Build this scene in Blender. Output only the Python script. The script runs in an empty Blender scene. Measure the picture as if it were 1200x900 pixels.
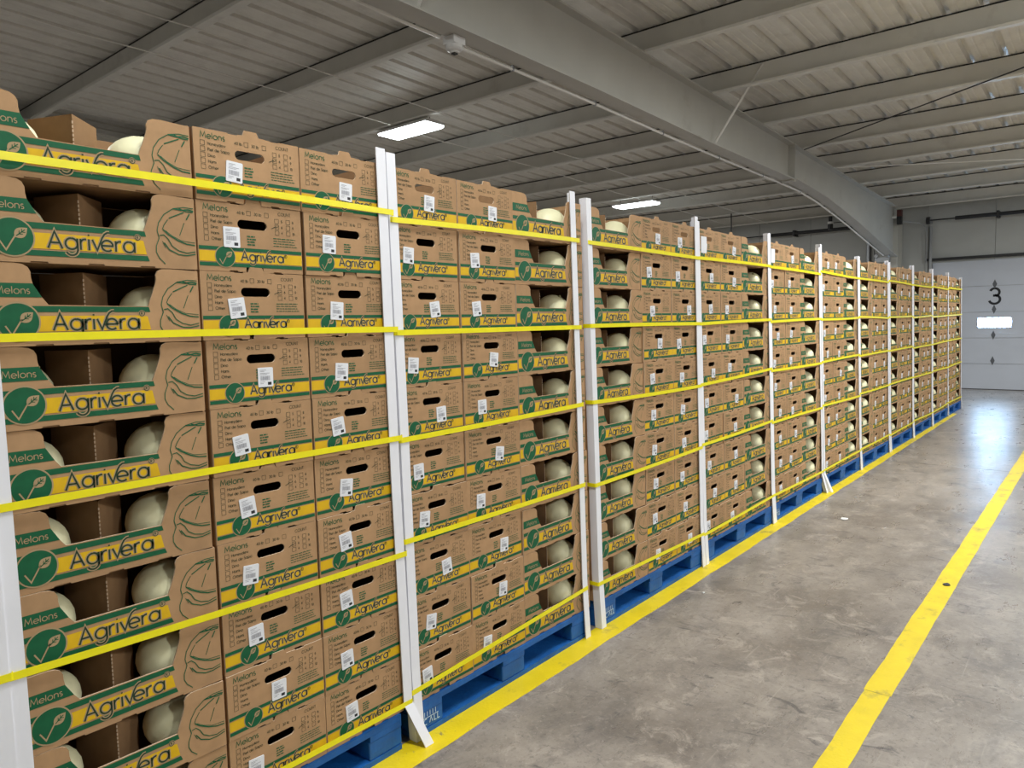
import bpy, bmesh, math, random
from mathutils import Matrix, Vector

random.seed(7)
C = bpy.context.scene.collection
SC = bpy.context.scene
PI = math.pi

# ------------------------------------------------------------------ camera, world, lights, exposure
cam_data = bpy.data.cameras.new('camera')
cam_data.sensor_width = 36.0
cam_data.lens = 36.0 * 855.2 / 1200.0
cam_data.clip_start = 0.05
cam = bpy.data.objects.new('camera', cam_data)
C.objects.link(cam)
cam.matrix_world = Matrix(((0.63898662, 0.07696477, -0.76535778, 0.0),
                           (-0.76889505, 0.0350855, -0.63841163, 0.0),
                           (-0.02228225, 0.99641629, 0.081597, 1.40),
                           (0, 0, 0, 1)))
SC.camera = cam

w = bpy.data.worlds.new('world')
SC.world = w
w.use_nodes = True
w.node_tree.nodes['Background'].inputs[0].default_value = (0.75, 0.85, 1.0, 1)
w.node_tree.nodes['Background'].inputs[1].default_value = 0.6

SC.view_settings.view_transform = 'Standard'
SC.view_settings.look = 'None'
SC.view_settings.exposure = 0.20
SC.view_settings.gamma = 1.0
SC.cycles.max_bounces = 8
SC.cycles.diffuse_bounces = 5

# LED fixtures: (x, y, watts, label)
LAMPS = [
    (6.08, 6.55, 110, 'nearer glowing LED ceiling light behind the carton wall'),
    (11.90, 6.88, 110, 'farther glowing LED ceiling light behind the carton wall'),
    (0.30, 6.55, 80, 'LED ceiling light behind the stacks, beside the camera'),
    (1.20, 0.85, 60, 'LED ceiling light over the aisle, nearest the camera'),
    (6.10, 0.30, 105, 'LED ceiling light over the middle of the aisle'),
    (11.90, 0.10, 75, 'LED ceiling light over the aisle, nearest the roller door'),
    (-4.8, -1.0, 40, 'LED ceiling light over the aisle, behind the camera'),
    (2.2, -4.0, 140, 'LED ceiling light right of the aisle, nearest one'),
    (6.4, -4.0, 150, 'LED ceiling light right of the aisle, middle one'),
    (10.6, -4.0, 130, 'LED ceiling light right of the aisle, nearest the roller door'),
]

# ------------------------------------------------------------------ materials
MATS = {}

def mat(name, col, rough=0.6, metal=0.0, noise=0.0, scale=20.0, rand=0.0, bump=0.0, bscale=80.0, spec=0.5, trans=0.0, dirt=None, dscale=3.0, dlo=0.55, dhi=0.75):
    """Principled material: base colour, mottled by noise, optional per object tint and bump."""
    m = bpy.data.materials.new(name)
    m.use_nodes = True
    nt = m.node_tree
    b = nt.nodes['Principled BSDF']
    b.inputs['Roughness'].default_value = rough
    b.inputs['Metallic'].default_value = metal
    b.inputs['Specular IOR Level'].default_value = spec
    b.inputs['Base Color'].default_value = (*col, 1)
    tc = nt.nodes.new('ShaderNodeTexCoord')
    last = None
    if noise or rand or dirt:
        rgb = nt.nodes.new('ShaderNodeRGB'); rgb.outputs[0].default_value = (*col, 1)
        last = rgb.outputs[0]
        if noise:
            n = nt.nodes.new('ShaderNodeTexNoise'); n.inputs['Scale'].default_value = scale
            n.inputs['Detail'].default_value = 5
            nt.links.new(tc.outputs['Object'], n.inputs['Vector'])
            mr = nt.nodes.new('ShaderNodeMapRange')
            mr.inputs['From Min'].default_value = 0.25; mr.inputs['From Max'].default_value = 0.75
            mr.inputs['To Min'].default_value = 1 - noise; mr.inputs['To Max'].default_value = 1 + noise
            nt.links.new(n.outputs['Fac'], mr.inputs['Value'])
            vm = nt.nodes.new('ShaderNodeVectorMath'); vm.operation = 'SCALE'
            nt.links.new(last, vm.inputs[0]); nt.links.new(mr.outputs[0], vm.inputs['Scale'])
            last = vm.outputs[0]
        if rand:
            oi = nt.nodes.new('ShaderNodeObjectInfo')
            mr = nt.nodes.new('ShaderNodeMapRange')
            mr.inputs['To Min'].default_value = 1 - rand; mr.inputs['To Max'].default_value = 1 + rand
            nt.links.new(oi.outputs['Random'], mr.inputs['Value'])
            vm = nt.nodes.new('ShaderNodeVectorMath'); vm.operation = 'SCALE'
            nt.links.new(last, vm.inputs[0]); nt.links.new(mr.outputs[0], vm.inputs['Scale'])
            last = vm.outputs[0]
        if dirt:
            n = nt.nodes.new('ShaderNodeTexNoise'); n.inputs['Scale'].default_value = dscale
            n.inputs['Detail'].default_value = 8; n.inputs['Roughness'].default_value = 0.65
            nt.links.new(tc.outputs['Object'], n.inputs['Vector'])
            mr = nt.nodes.new('ShaderNodeMapRange')
            mr.inputs['From Min'].default_value = dlo; mr.inputs['From Max'].default_value = dhi
            nt.links.new(n.outputs['Fac'], mr.inputs['Value'])
            mx = nt.nodes.new('ShaderNodeMix'); mx.data_type = 'RGBA'
            nt.links.new(mr.outputs[0], mx.inputs[0]); nt.links.new(last, mx.inputs[6])
            mx.inputs[7].default_value = (*dirt, 1)
            last = mx.outputs[2]
        nt.links.new(last, b.inputs['Base Color'])
    if bump:
        n = nt.nodes.new('ShaderNodeTexNoise'); n.inputs['Scale'].default_value = bscale
        n.inputs['Detail'].default_value = 4
        nt.links.new(tc.outputs['Object'], n.inputs['Vector'])
        bp = nt.nodes.new('ShaderNodeBump'); bp.inputs['Strength'].default_value = bump
        bp.inputs['Distance'].default_value = 0.01
        nt.links.new(n.outputs['Fac'], bp.inputs['Height'])
        nt.links.new(bp.outputs[0], b.inputs['Normal'])
    MATS[name] = m
    return m

def emit(name, col, strength):
    m = bpy.data.materials.new(name); m.use_nodes = True
    nt = m.node_tree; nt.nodes.clear()
    e = nt.nodes.new('ShaderNodeEmission'); e.inputs[0].default_value = (*col, 1); e.inputs[1].default_value = strength
    o = nt.nodes.new('ShaderNodeOutputMaterial'); nt.links.new(e.outputs[0], o.inputs[0])
    MATS[name] = m
    return m

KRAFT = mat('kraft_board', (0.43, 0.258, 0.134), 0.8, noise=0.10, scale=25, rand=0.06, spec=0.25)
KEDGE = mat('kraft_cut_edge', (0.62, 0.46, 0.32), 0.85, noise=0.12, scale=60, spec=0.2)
KIN = mat('kraft_inside_shaded', (0.30, 0.175, 0.088), 0.85, noise=0.10, scale=25, rand=0.05, spec=0.2)  # kraft board darkened, putting the cartons' interior shade into the colour
GREEN = mat('print_green', (0.006, 0.105, 0.042), 0.55, noise=0.12, scale=40, spec=0.3)
YELL = mat('print_yellow', (0.72, 0.44, 0.010), 0.6, noise=0.08, scale=30, spec=0.3)
INK = mat('print_ink', (0.020, 0.045, 0.022), 0.6, spec=0.3)
KLINE = mat('print_kraft_line', (0.42, 0.30, 0.17), 0.75, spec=0.2)
WHITE = mat('label_paper', (0.80, 0.81, 0.86), 0.5, spec=0.4)
GREY = mat('label_print_grey', (0.30, 0.30, 0.34), 0.6)
BLACK = mat('label_print_black', (0.02, 0.02, 0.025), 0.6)
MELON = mat('honeydew_rind', (0.92, 0.88, 0.58), 0.42, noise=0.07, scale=14, rand=0.06, bump=0.06, bscale=60, dirt=(0.62, 0.60, 0.36), dscale=9, dlo=0.58, dhi=0.8)
STEMM = mat('honeydew_scar', (0.36, 0.34, 0.17), 0.8)
BOARD = mat('white_board', (0.84, 0.84, 0.90), 0.5, noise=0.03, scale=10, spec=0.4, dirt=(0.60, 0.58, 0.60), dscale=5, dlo=0.62, dhi=0.85)
BEDGE = mat('board_cut_edge', (0.42, 0.36, 0.32), 0.8)
STRAP = mat('yellow_strap', (0.90, 0.80, 0.006), 0.32, noise=0.05, scale=30, spec=0.5)
BLUE = mat('pallet_blue', (0.004, 0.095, 0.35), 0.6, noise=0.25, scale=14, rand=0.10, bump=0.2, bscale=60, dirt=(0.03, 0.16, 0.34), dscale=7, dlo=0.58, dhi=0.8)
STENC = mat('stencil_white', (0.45, 0.58, 0.72), 0.7)
STEEL = mat('primed_steel', (0.54, 0.53, 0.49), 0.45, noise=0.05, scale=3, bump=0.02, bscale=20, dirt=(0.30, 0.27, 0.22), dscale=2.2, dlo=0.6, dhi=0.9)
STEELP = mat('purlin_steel', (0.76, 0.75, 0.71), 0.42, noise=0.05, scale=4, dirt=(0.52, 0.49, 0.45), dscale=3, dlo=0.58, dhi=0.9)
DECK = mat('roof_sheet', (0.80, 0.785, 0.74), 0.34, noise=0.07, scale=6, dirt=(0.56, 0.53, 0.48), dscale=4, dlo=0.55, dhi=0.85)
BRASS = mat('brace_steel', (0.78, 0.77, 0.74), 0.35)
PIPE = mat('conduit_white', (0.90, 0.88, 0.84), 0.4)
PLAST = mat('white_plastic', (0.74, 0.73, 0.72), 0.4)
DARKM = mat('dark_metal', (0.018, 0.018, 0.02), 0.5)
REDM = mat('red_plastic', (0.10, 0.03, 0.025), 0.5)
WALLM = mat('wall_sheet', (0.47, 0.475, 0.46), 0.5, noise=0.04, scale=2, dirt=(0.36, 0.36, 0.35), dscale=1.3, dlo=0.55, dhi=0.9)
DOORM = mat('door_sheet', (0.52, 0.545, 0.61), 0.42, noise=0.03, scale=3, dirt=(0.46, 0.48, 0.52), dscale=2, dlo=0.58, dhi=0.9)
DIAM = mat('diamond_print', (0.10, 0.105, 0.12), 0.6)
NUM = mat('number_black', (0.006, 0.007, 0.012), 0.5)
GALV = mat('galvanised', (0.40, 0.41, 0.43), 0.35, metal=0.6)
PAPER = mat('paper_white', (0.82, 0.82, 0.82), 0.6)
LED = emit('led_diffuser', (0.90, 1.0, 1.0), 9.0)
DAY = emit('daylight_pane', (0.42, 0.68, 1.0), 62.0)

def paint_mat():
    """Yellow road paint, worn through to the concrete in flecks."""
    m = mat('floor_paint_yellow', (0.82, 0.62, 0.008), 0.5, noise=0.10, scale=9, dirt=(0.34, 0.27, 0.06), dscale=5.5, dlo=0.57, dhi=0.72, bump=0.15, bscale=90)
    nt = m.node_tree; b = nt.nodes['Principled BSDF']
    src = b.inputs['Base Color'].links[0].from_socket
    tc = nt.nodes.new('ShaderNodeTexCoord')
    n = nt.nodes.new('ShaderNodeTexNoise'); n.inputs['Scale'].default_value = 38; n.inputs['Detail'].default_value = 8
    n.inputs['Roughness'].default_value = 0.7
    n2 = nt.nodes.new('ShaderNodeTexNoise'); n2.inputs['Scale'].default_value = 3.1; n2.inputs['Detail'].default_value = 3
    nt.links.new(tc.outputs['Object'], n.inputs['Vector']); nt.links.new(tc.outputs['Object'], n2.inputs['Vector'])
    ad = nt.nodes.new('ShaderNodeMath'); ad.operation = 'ADD'
    nt.links.new(n.outputs['Fac'], ad.inputs[0]); nt.links.new(n2.outputs['Fac'], ad.inputs[1])
    mr = nt.nodes.new('ShaderNodeMapRange'); mr.inputs['From Min'].default_value = 1.26; mr.inputs['From Max'].default_value = 1.32
    nt.links.new(ad.outputs[0], mr.inputs['Value'])
    mx = nt.nodes.new('ShaderNodeMix'); mx.data_type = 'RGBA'
    nt.links.new(mr.outputs[0], mx.inputs[0]); nt.links.new(src, mx.inputs[6]); mx.inputs[7].default_value = (0.20, 0.17, 0.10, 1)
    nt.links.new(mx.outputs[2], b.inputs['Base Color'])
    return m
PAINT = paint_mat()

def floor_mat():
    """Worn warehouse concrete: taupe mottling, dark stains, pale scuffs, polished patches."""
    m = bpy.data.materials.new('concrete_floor'); m.use_nodes = True
    nt = m.node_tree; b = nt.nodes['Principled BSDF']; L = nt.links
    tc = nt.nodes.new('ShaderNodeTexCoord')
    def noise(scale, detail=6, rough=0.6, stretch=None, dist=0.0):
        n = nt.nodes.new('ShaderNodeTexNoise'); n.inputs['Scale'].default_value = scale
        n.inputs['Detail'].default_value = detail; n.inputs['Roughness'].default_value = rough
        n.inputs['Distortion'].default_value = dist
        if stretch:
            mp = nt.nodes.new('ShaderNodeMapping'); mp.inputs['Scale'].default_value = stretch
            mp.inputs['Rotation'].default_value = (0, 0, 0.25)
            L.new(tc.outputs['Object'], mp.inputs['Vector']); L.new(mp.outputs[0], n.inputs['Vector'])
        else:
            L.new(tc.outputs['Object'], n.inputs['Vector'])
        return n.outputs['Fac']
    def rng(v, a, c, lo=0.0, hi=1.0):
        r = nt.nodes.new('ShaderNodeMapRange'); r.inputs['From Min'].default_value = a; r.inputs['From Max'].default_value = c
        r.inputs['To Min'].default_value = lo; r.inputs['To Max'].default_value = hi
        L.new(v, r.inputs['Value']); return r.outputs[0]
    def mixc(f, a, col):
        x = nt.nodes.new('ShaderNodeMix'); x.data_type = 'RGBA'; L.new(f, x.inputs[0])
        if isinstance(a, tuple): x.inputs[6].default_value = (*a, 1)
        else: L.new(a, x.inputs[6])
        x.inputs[7].default_value = (*col, 1); return x.outputs[2]
    c = mixc(rng(noise(1.3, 9, 0.7), 0.38, 0.62), (0.200, 0.172, 0.153), (0.385, 0.340, 0.305))
    c = mixc(rng(noise(2.6, 9, 0.75, (1, 1.8, 1), 0.4), 0.50, 0.70, 0, 0.85), c, (0.150, 0.136, 0.130))
    c = mixc(rng(noise(6.0, 9, 0.78, None, 0.8), 0.53, 0.65, 0, 0.8), c, (0.470, 0.412, 0.365))
    c = mixc(rng(noise(3.4, 8, 0.75, (2.2, 0.9, 1), 1.4), 0.57, 0.66, 0, 0.85), c, (0.105, 0.098, 0.101))
    c = mixc(rng(noise(40, 7, 0.8), 0.53, 0.68, 0, 0.75), c, (0.125, 0.115, 0.108))
    c = mixc(rng(noise(60, 6, 0.75), 0.56, 0.70, 0, 0.6), c, (0.47, 0.42, 0.38))
    c = mixc(rng(noise(18, 5, 0.65, (0.12, 4, 1)), 0.62, 0.72, 0, 0.6), c, (0.44, 0.39, 0.35))
    c = mixc(rng(noise(14, 5, 0.65, (3.5, 0.15, 1), 0.3), 0.64, 0.73, 0, 0.55), c, (0.13, 0.12, 0.115))
    L.new(c, b.inputs['Base Color'])
    r = rng(noise(2.4, 7, 0.75, (1, 2.5, 1)), 0.3, 0.7, 0.23, 0.40)
    L.new(r, b.inputs['Roughness'])
    b.inputs['Specular IOR Level'].default_value = 0.42
    bp = nt.nodes.new('ShaderNodeBump'); bp.inputs['Strength'].default_value = 0.34; bp.inputs['Distance'].default_value = 0.008
    L.new(noise(7, 7, 0.65), bp.inputs['Height']); L.new(bp.outputs[0], b.inputs['Normal'])
    return m
CONC = floor_mat()

# ------------------------------------------------------------------ mesh helpers
class MB:
    """Collects faces with material slots; build() links them as ONE mesh object."""
    def __init__(self):
        self.v = []; self.f = []; self.m = []; self.mats = []
    def slot(self, m):
        if m not in self.mats: self.mats.append(m)
        return self.mats.index(m)
    def face(self, pts, m):
        i = len(self.v); self.v += [tuple(p) for p in pts]
        self.f.append(tuple(range(i, i + len(pts)))); self.m.append(self.slot(m))
    def box(self, x0, x1, y0, y1, z0, z1, m):
        i = len(self.v)
        self.v += [(x0, y0, z0), (x1, y0, z0), (x1, y1, z0), (x0, y1, z0), (x0, y0, z1), (x1, y0, z1), (x1, y1, z1), (x0, y1, z1)]
        s = self.slot(m)
        for q in ((0, 3, 2, 1), (4, 5, 6, 7), (0, 1, 5, 4), (1, 2, 6, 5), (2, 3, 7, 6), (3, 0, 4, 7)):
            self.f.append(tuple(i + k for k in q)); self.m.append(s)
        return self
    def loft(self, rings, m, closed=True, cap=True):
        """Quads between successive rings of equal length."""
        n = len(rings[0]); i0 = len(self.v); s = self.slot(m)
        for r in rings: self.v += [tuple(p) for p in r]
        for k in range(len(rings) - 1):
            for j in range(n if closed else n - 1):
                a = i0 + k * n + j; b = i0 + k * n + (j + 1) % n
                self.f.append((a, b, b + n, a + n)); self.m.append(s)
        if cap and closed:
            self.f.append(tuple(i0 + j for j in range(n))[::-1]); self.m.append(s)
            self.f.append(tuple(i0 + (len(rings) - 1) * n + j for j in range(n))); self.m.append(s)
        return self
    def tube(self, path, r, m, n=8):
        path = [Vector(p) for p in path]; rings = []
        for k, p in enumerate(path):
            t = (path[min(k + 1, len(path) - 1)] - path[max(k - 1, 0)]).normalized()
            a = t.cross(Vector((0, 0, 1)) if abs(t.z) < 0.9 else Vector((1, 0, 0))).normalized(); b = t.cross(a)
            rr = r[k] if isinstance(r, (list, tuple)) else r
            rings.append([p + a * rr * math.cos(2 * PI * j / n) + b * rr * math.sin(2 * PI * j / n) for j in range(n)])
        return self.loft(rings, m)
    def mesh(self, name):
        me = bpy.data.meshes.new(name)
        me.from_pydata(self.v, [], self.f)
        for q in self.mats: me.materials.append(q)
        me.polygons.foreach_set('material_index', self.m)
        me.validate(); me.update()
        return me
    def build(self, name, parent=None, loc=None, fix=True, smooth=False):
        me = self.mesh(name)
        if fix: fix_normals(me)
        if smooth: me.polygons.foreach_set('use_smooth', [True] * len(me.polygons))
        return link(name, me, parent, loc)

def fix_normals(me):
    bm = bmesh.new(); bm.from_mesh(me)
    bmesh.ops.recalc_face_normals(bm, faces=bm.faces[:])
    bm.to_mesh(me); bm.free()

def link(name, me, parent=None, loc=None, rot=None):
    o = bpy.data.objects.new(name, me); C.objects.link(o)
    if parent is not None: o.parent = parent
    if loc: o.location = loc
    if rot: o.rotation_euler = rot
    return o

def tag(o, label=None, cat=None, group=None, kind=None):
    if label: o['label'] = label
    if cat: o['category'] = cat
    if group: o['group'] = group
    if kind: o['kind'] = kind
    return o

def empty(name, loc=(0, 0, 0), rotz=0.0):
    o = bpy.data.objects.new(name, None); C.objects.link(o)
    o.location = loc; o.rotation_euler = (0, 0, rotz); o.empty_display_size = 0.05
    return o

def sheet(outer, holes, t, mface, medge, name, y0=0.0, mback=None):
    """Board cut to an outline (x, z) with holes, thickness t going back along +y."""
    bm = bmesh.new(); loops = [outer] + list(holes); edges = []
    for lp in loops:
        vs = [bm.verts.new((x, y0, z)) for x, z in lp]
        for k in range(len(vs)): edges.append(bm.edges.new((vs[k], vs[(k + 1) % len(vs)])))
    bmesh.ops.triangle_fill(bm, use_beauty=True, use_dissolve=False, edges=edges)
    front = bm.faces[:]
    for f in front: f.material_index = 0
    r = bmesh.ops.extrude_face_region(bm, geom=front)
    nv = [g for g in r['geom'] if isinstance(g, bmesh.types.BMVert)]
    nf = set(g for g in r['geom'] if isinstance(g, bmesh.types.BMFace))
    bmesh.ops.translate(bm, vec=(0, t, 0), verts=nv)
    for f in bm.faces:
        if f in nf: f.material_index = 2
        elif abs(f.normal.y) < 0.5: f.material_index = 1
    bm.normal_update()
    for f in bm.faces:
        ys = [v.co.y for v in f.verts]
        if max(ys) - min(ys) > t * 0.5: f.material_index = 1
    bmesh.ops.recalc_face_normals(bm, faces=bm.faces[:])
    mb = MB(); ms = [mface, medge, mback or mface]
    for f in bm.faces: mb.face([v.co.copy() for v in f.verts], ms[f.material_index])
    bm.free()
    return mb

def merge(mbs):
    r = MB()
    for q in mbs:
        i = len(r.v); r.v += q.v
        for f, k in zip(q.f, q.m):
            r.f.append(tuple(i + a for a in f)); r.m.append(r.slot(q.mats[k]))
    return r

# ---- flat print: 2-D shapes laid on a board face at a small proud offset
def arc(cx, cz, r, a0, a1, n=12, rz=None):
    rz = r if rz is None else rz
    return [(cx + r * math.cos(math.radians(a0 + (a1 - a0) * k / n)), cz + rz * math.sin(math.radians(a0 + (a1 - a0) * k / n))) for k in range(n + 1)]

class Print:
    def __init__(self): self.mb = MB()
    def poly(self, pts, m, y): self.mb.face([(x, -y, z) for x, z in pts], m)
    def rect(self, x0, x1, z0, z1, m, y): self.poly([(x0, z0), (x1, z0), (x1, z1), (x0, z1)], m, y)
    def line(self, pts, wd, m, y, closed=False):
        """Ribbon of width wd along a polyline, mitred."""
        P = [Vector(p) for p in pts]; n = len(P); L = []; R = []
        for k in range(n):
            a = P[(k - 1) % n] if (closed or k > 0) else None
            b = P[(k + 1) % n] if (closed or k < n - 1) else None
            d1 = (P[k] - a).normalized() if a is not None and (P[k] - a).length > 1e-9 else None
            d2 = (b - P[k]).normalized() if b is not None and (b - P[k]).length > 1e-9 else None
            d1 = d1 or d2; d2 = d2 or d1
            t = (d1 + d2); t = t.normalized() if t.length > 1e-6 else d1
            nn = Vector((-t.y, t.x)); c = max(0.45, abs(nn.dot(Vector((-d1.y, d1.x)))))
            L.append(P[k] + nn * wd / 2 / c); R.append(P[k] - nn * wd / 2 / c)
        i = len(self.mb.v); s = self.mb.slot(m)
        for a, b in zip(L, R): self.mb.v += [(a.x, -y, a.y), (b.x, -y, b.y)]
        for k in range(n if closed else n - 1):
            j = (k + 1) % n
            self.mb.f.append((i + 2 * k, i + 2 * k + 1, i + 2 * j + 1, i + 2 * j)); self.mb.m.append(s)
    def ring(self, cx, cz, r, wd, m, y, n=28): self.line(arc(cx, cz, r, 0, 360 - 360 / n, n - 1), wd, m, y, True)
    def disc(self, cx, cz, r, m, y, n=28): self.poly(arc(cx, cz, r, 0, 360 - 360 / n, n - 1), m, y)
    def box(self, x, z, s, wd, m, y): self.line([(x, z), (x + s, z), (x + s, z + s), (x, z + s)], wd, m, y, True)
    def text(self, s, x, z, h, wd, m, y, sp=0.22, wx=1.0):
        for ch in s:
            if ch == ' ': x += 0.45 * h * wx; continue
            strokes, adv = GLYPH[ch]
            for st in strokes: self.line([(x + px * h * wx, z + pz * h) for px, pz in st], wd, m, y)
            x += (adv + sp) * h * wx
        return x
    def mesh(self, name): return self.mb.mesh(name)

R_ = 0.33
O_ = arc(R_, R_, R_, 90, 450, 18)
GLYPH = {
    'A': ([[(0, 0), (0.38, 1), (0.76, 0)], [(0.14, 0.34), (0.62, 0.34)]], 0.76),
    'M': ([[(0, 0), (0.13, 1), (0.47, 0.22), (0.81, 1), (0.94, 0)]], 0.94),
    'C': ([arc(0.5, 0.5, 0.5, 45, 315, 14)], 0.86), 'O': ([arc(0.5, 0.5, 0.5, 0, 360, 18)], 1.0),
    'U': ([[(0, 1), (0, 0.35)] + arc(0.33, 0.35, 0.33, 180, 360, 8) + [(0.66, 1)]], 0.66),
    'N': ([[(0, 0), (0, 1), (0.7, 0), (0.7, 1)]], 0.7), 'T': ([[(0, 1), (0.6, 1)], [(0.3, 1), (0.3, 0)]], 0.6),
    'H': ([[(0, 0), (0, 1)], [(0.6, 0), (0.6, 1)], [(0, 0.5), (0.6, 0.5)]], 0.6),
    'P': ([[(0, 0), (0, 1), (0.25, 1)] + arc(0.25, 0.75, 0.25, 90, -90, 8) + [(0, 0.5)]], 0.5),
    'S': ([arc(0.28, 0.75, 0.25, 40, 270, 9) + arc(0.28, 0.25, 0.25, 90, -140, 9)], 0.54),
    'D': ([[(0, 0), (0, 1), (0.25, 1)] + arc(0.2, 0.5, 0.5, 85, -85, 10) + [(0, 0)]], 0.7),
    'R': ([[(0, 0), (0, 1), (0.25, 1)] + arc(0.25, 0.75, 0.25, 90, -90, 8) + [(0, 0.5)], [(0.22, 0.5), (0.52, 0)]], 0.52),
    'a': ([O_, [(0.66, 0.66), (0.66, 0)]], 0.66), 'o': ([O_], 0.66),
    'g': ([O_, [(0.66, 0.66), (0.66, -0.05)] + arc(R_, -0.02, R_, 0, -155, 9)], 0.66),
    'd': ([O_, [(0.66, 1), (0.66, 0)]], 0.66), 'b': ([O_, [(0, 1), (0, 0)]], 0.66),
    'p': ([O_, [(0, 0.66), (0, -0.3)]], 0.66),
    'e': ([[(0.0, 0.33), (0.66, 0.33)] + arc(R_, R_, R_, 0, 315, 16)], 0.66),
    'r': ([[(0, 0.66), (0, 0)], [(0, 0.4)] + arc(0.26, 0.38, 0.26, 170, 75, 5)], 0.3),
    'i': ([[(0, 0.66), (0, 0)], [(0, 0.86), (0, 0.95)]], 0.04), 'l': ([[(0, 1), (0, 0)]], 0.04),
    'm': ([[(0, 0.66), (0, 0)], [(0, 0.4)] + arc(0.22, 0.44, 0.22, 180, 0, 8) + [(0.44, 0)], [(0.44, 0.4)] + arc(0.66, 0.44, 0.22, 180, 0, 8) + [(0.88, 0)]], 0.88),
    'n': ([[(0, 0.66), (0, 0)], [(0, 0.36)] + arc(0.26, 0.40, 0.26, 180, 0, 8) + [(0.52, 0)]], 0.52),
    'h': ([[(0, 1), (0, 0)], [(0, 0.36)] + arc(0.26, 0.40, 0.26, 180, 0, 8) + [(0.52, 0)]], 0.52),
    's': ([arc(0.19, 0.49, 0.17, 40, 270, 8) + arc(0.19, 0.165, 0.17, 90, -140, 8)], 0.38),
    't': ([[(0.12, 0.92), (0.12, 0)], [(0, 0.66), (0.28, 0.66)]], 0.28),
    'v': ([[(0, 0.66), (0.26, 0), (0.52, 0.66)]], 0.52),
    'y': ([[(0, 0.66), (0.27, 0.0)], [(0.54, 0.66), (0.14, -0.32)]], 0.54),
    'w': ([[(0, 0.66), (0.2, 0), (0.4, 0.66), (0.6, 0), (0.8, 0.66)]], 0.8),
    '0': ([arc(0.28, 0.5, 0.28, 90, 450, 14, 0.5)], 0.56), '1': ([[(0, 0.8), (0.18, 1), (0.18, 0)]], 0.2),
    '3': ([arc(0.29, 0.745, 0.255, 155, -80, 14) , arc(0.29, 0.28, 0.29, 85, -160, 16, 0.28)], 0.58),
    '4': ([[(0.42, 0), (0.42, 1), (0, 0.3), (0.56, 0.3)]], 0.56),
    '5': ([[(0.5, 1), (0.12, 1), (0.06, 0.55)] + arc(0.24, 0.31, 0.3, 120, -150, 10)], 0.54),
    '6': ([[(0.42, 1), (0.06, 0.45)] + arc(0.28, 0.3, 0.28, 160, 520, 14)], 0.56),
    '8': ([arc(0.28, 0.76, 0.23, -90, 270, 12), arc(0.28, 0.27, 0.27, 90, 450, 12)], 0.56),
    '9': ([arc(0.28, 0.7, 0.28, -20, 340, 14), [(0.54, 0.6), (0.16, 0)]], 0.56),
    '2': ([arc(0.27, 0.73, 0.27, 170, -40, 10) + [(0.0, 0.0), (0.56, 0.0)]], 0.56),
}

def wordmark(pr, x, z, h, wd, m, y):
    """The brand lettering: round geometric letters, the v drawn as a long tick."""
    for ch in 'Agri':
        st, adv = GLYPH[ch]
        for s in st: pr.line([(x + a * h, z + b * h) for a, b in s], wd, m, y)
        x += (adv + 0.17) * h
    tick = [(-0.02, 0.66), (0.24, 0.02), (0.56, 0.80), (0.70, 1.02), (0.86, 1.13), (1.0, 1.14)]
    pr.line([(x + a * h, z + b * h) for a, b in tick], wd, m, y)
    x += 0.50 * h
    for ch in 'era':
        st, adv = GLYPH[ch]
        for s in st: pr.line([(x + a * h, z + b * h) for a, b in s], wd, m, y)
        x += (adv + 0.17) * h
    return x

def emblem(pr, cx, cz, r):
    """Green roundel with a tick whose long arm ends in a leaf."""
    pr.disc(cx, cz, r * 1.07, KLINE, 0.0010, 36); pr.disc(cx, cz, r * 0.99, GREEN, 0.0013, 36)
    pr.line([(cx - 0.62 * r, cz - 0.22 * r), (cx - 0.33 * r, cz - 0.72 * r), (cx + 0.18 * r, cz + 0.14 * r)], 0.075 * r, KLINE, 0.0016)
    a = Vector((cx + 0.10 * r, cz - 0.02 * r)); b = Vector((cx + 0.72 * r, cz + 0.50 * r)); d = b - a; nrm = Vector((-d.y, d.x))
    leaf = []
    for k in range(9): t = k / 8; leaf.append(a + d * t + nrm * 0.34 * math.sin(PI * t ** 0.85))
    for k in range(1, 8): t = 1 - k / 8; leaf.append(a + d * t - nrm * 0.34 * math.sin(PI * t ** 0.85))
    pr.poly([(p.x, p.y) for p in leaf], KLINE, 0.0016)
    pr.line([a + d * 0.12, a + d * 0.8], 0.05 * r, GREEN, 0.0019)
    for t in (0.35, 0.55):
        pr.line([a + d * t, a + d * (t + 0.15) + nrm * 0.16], 0.04 * r, GREEN, 0.0019)
        pr.line([a + d * t, a + d * (t + 0.15) - nrm * 0.16], 0.04 * r, GREEN, 0.0019)

# ------------------------------------------------------------------ the setting
XW = 16.0
def deck_z(x): return 3.68 + 0.033 * (XW - x)
X_BACK, Y_LEFT, Y_RIGHT = -6.0, 16.0, -8.0

floor = empty('floor'); tag(floor, 'worn grey-brown concrete warehouse floor with yellow lines', kind='structure')
for k, (xa, xb) in enumerate(((X_BACK, 7.70), (7.708, 12.45), (12.456, XW + 0.2))):
    MB().box(xa, xb, Y_RIGHT, Y_LEFT, -0.2, 0.0, CONC).build('floor_slab', floor)
MB().box(X_BACK, XW, Y_RIGHT, Y_LEFT, -0.25, -0.03, DARKM).build('joint_filler', floor)

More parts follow.
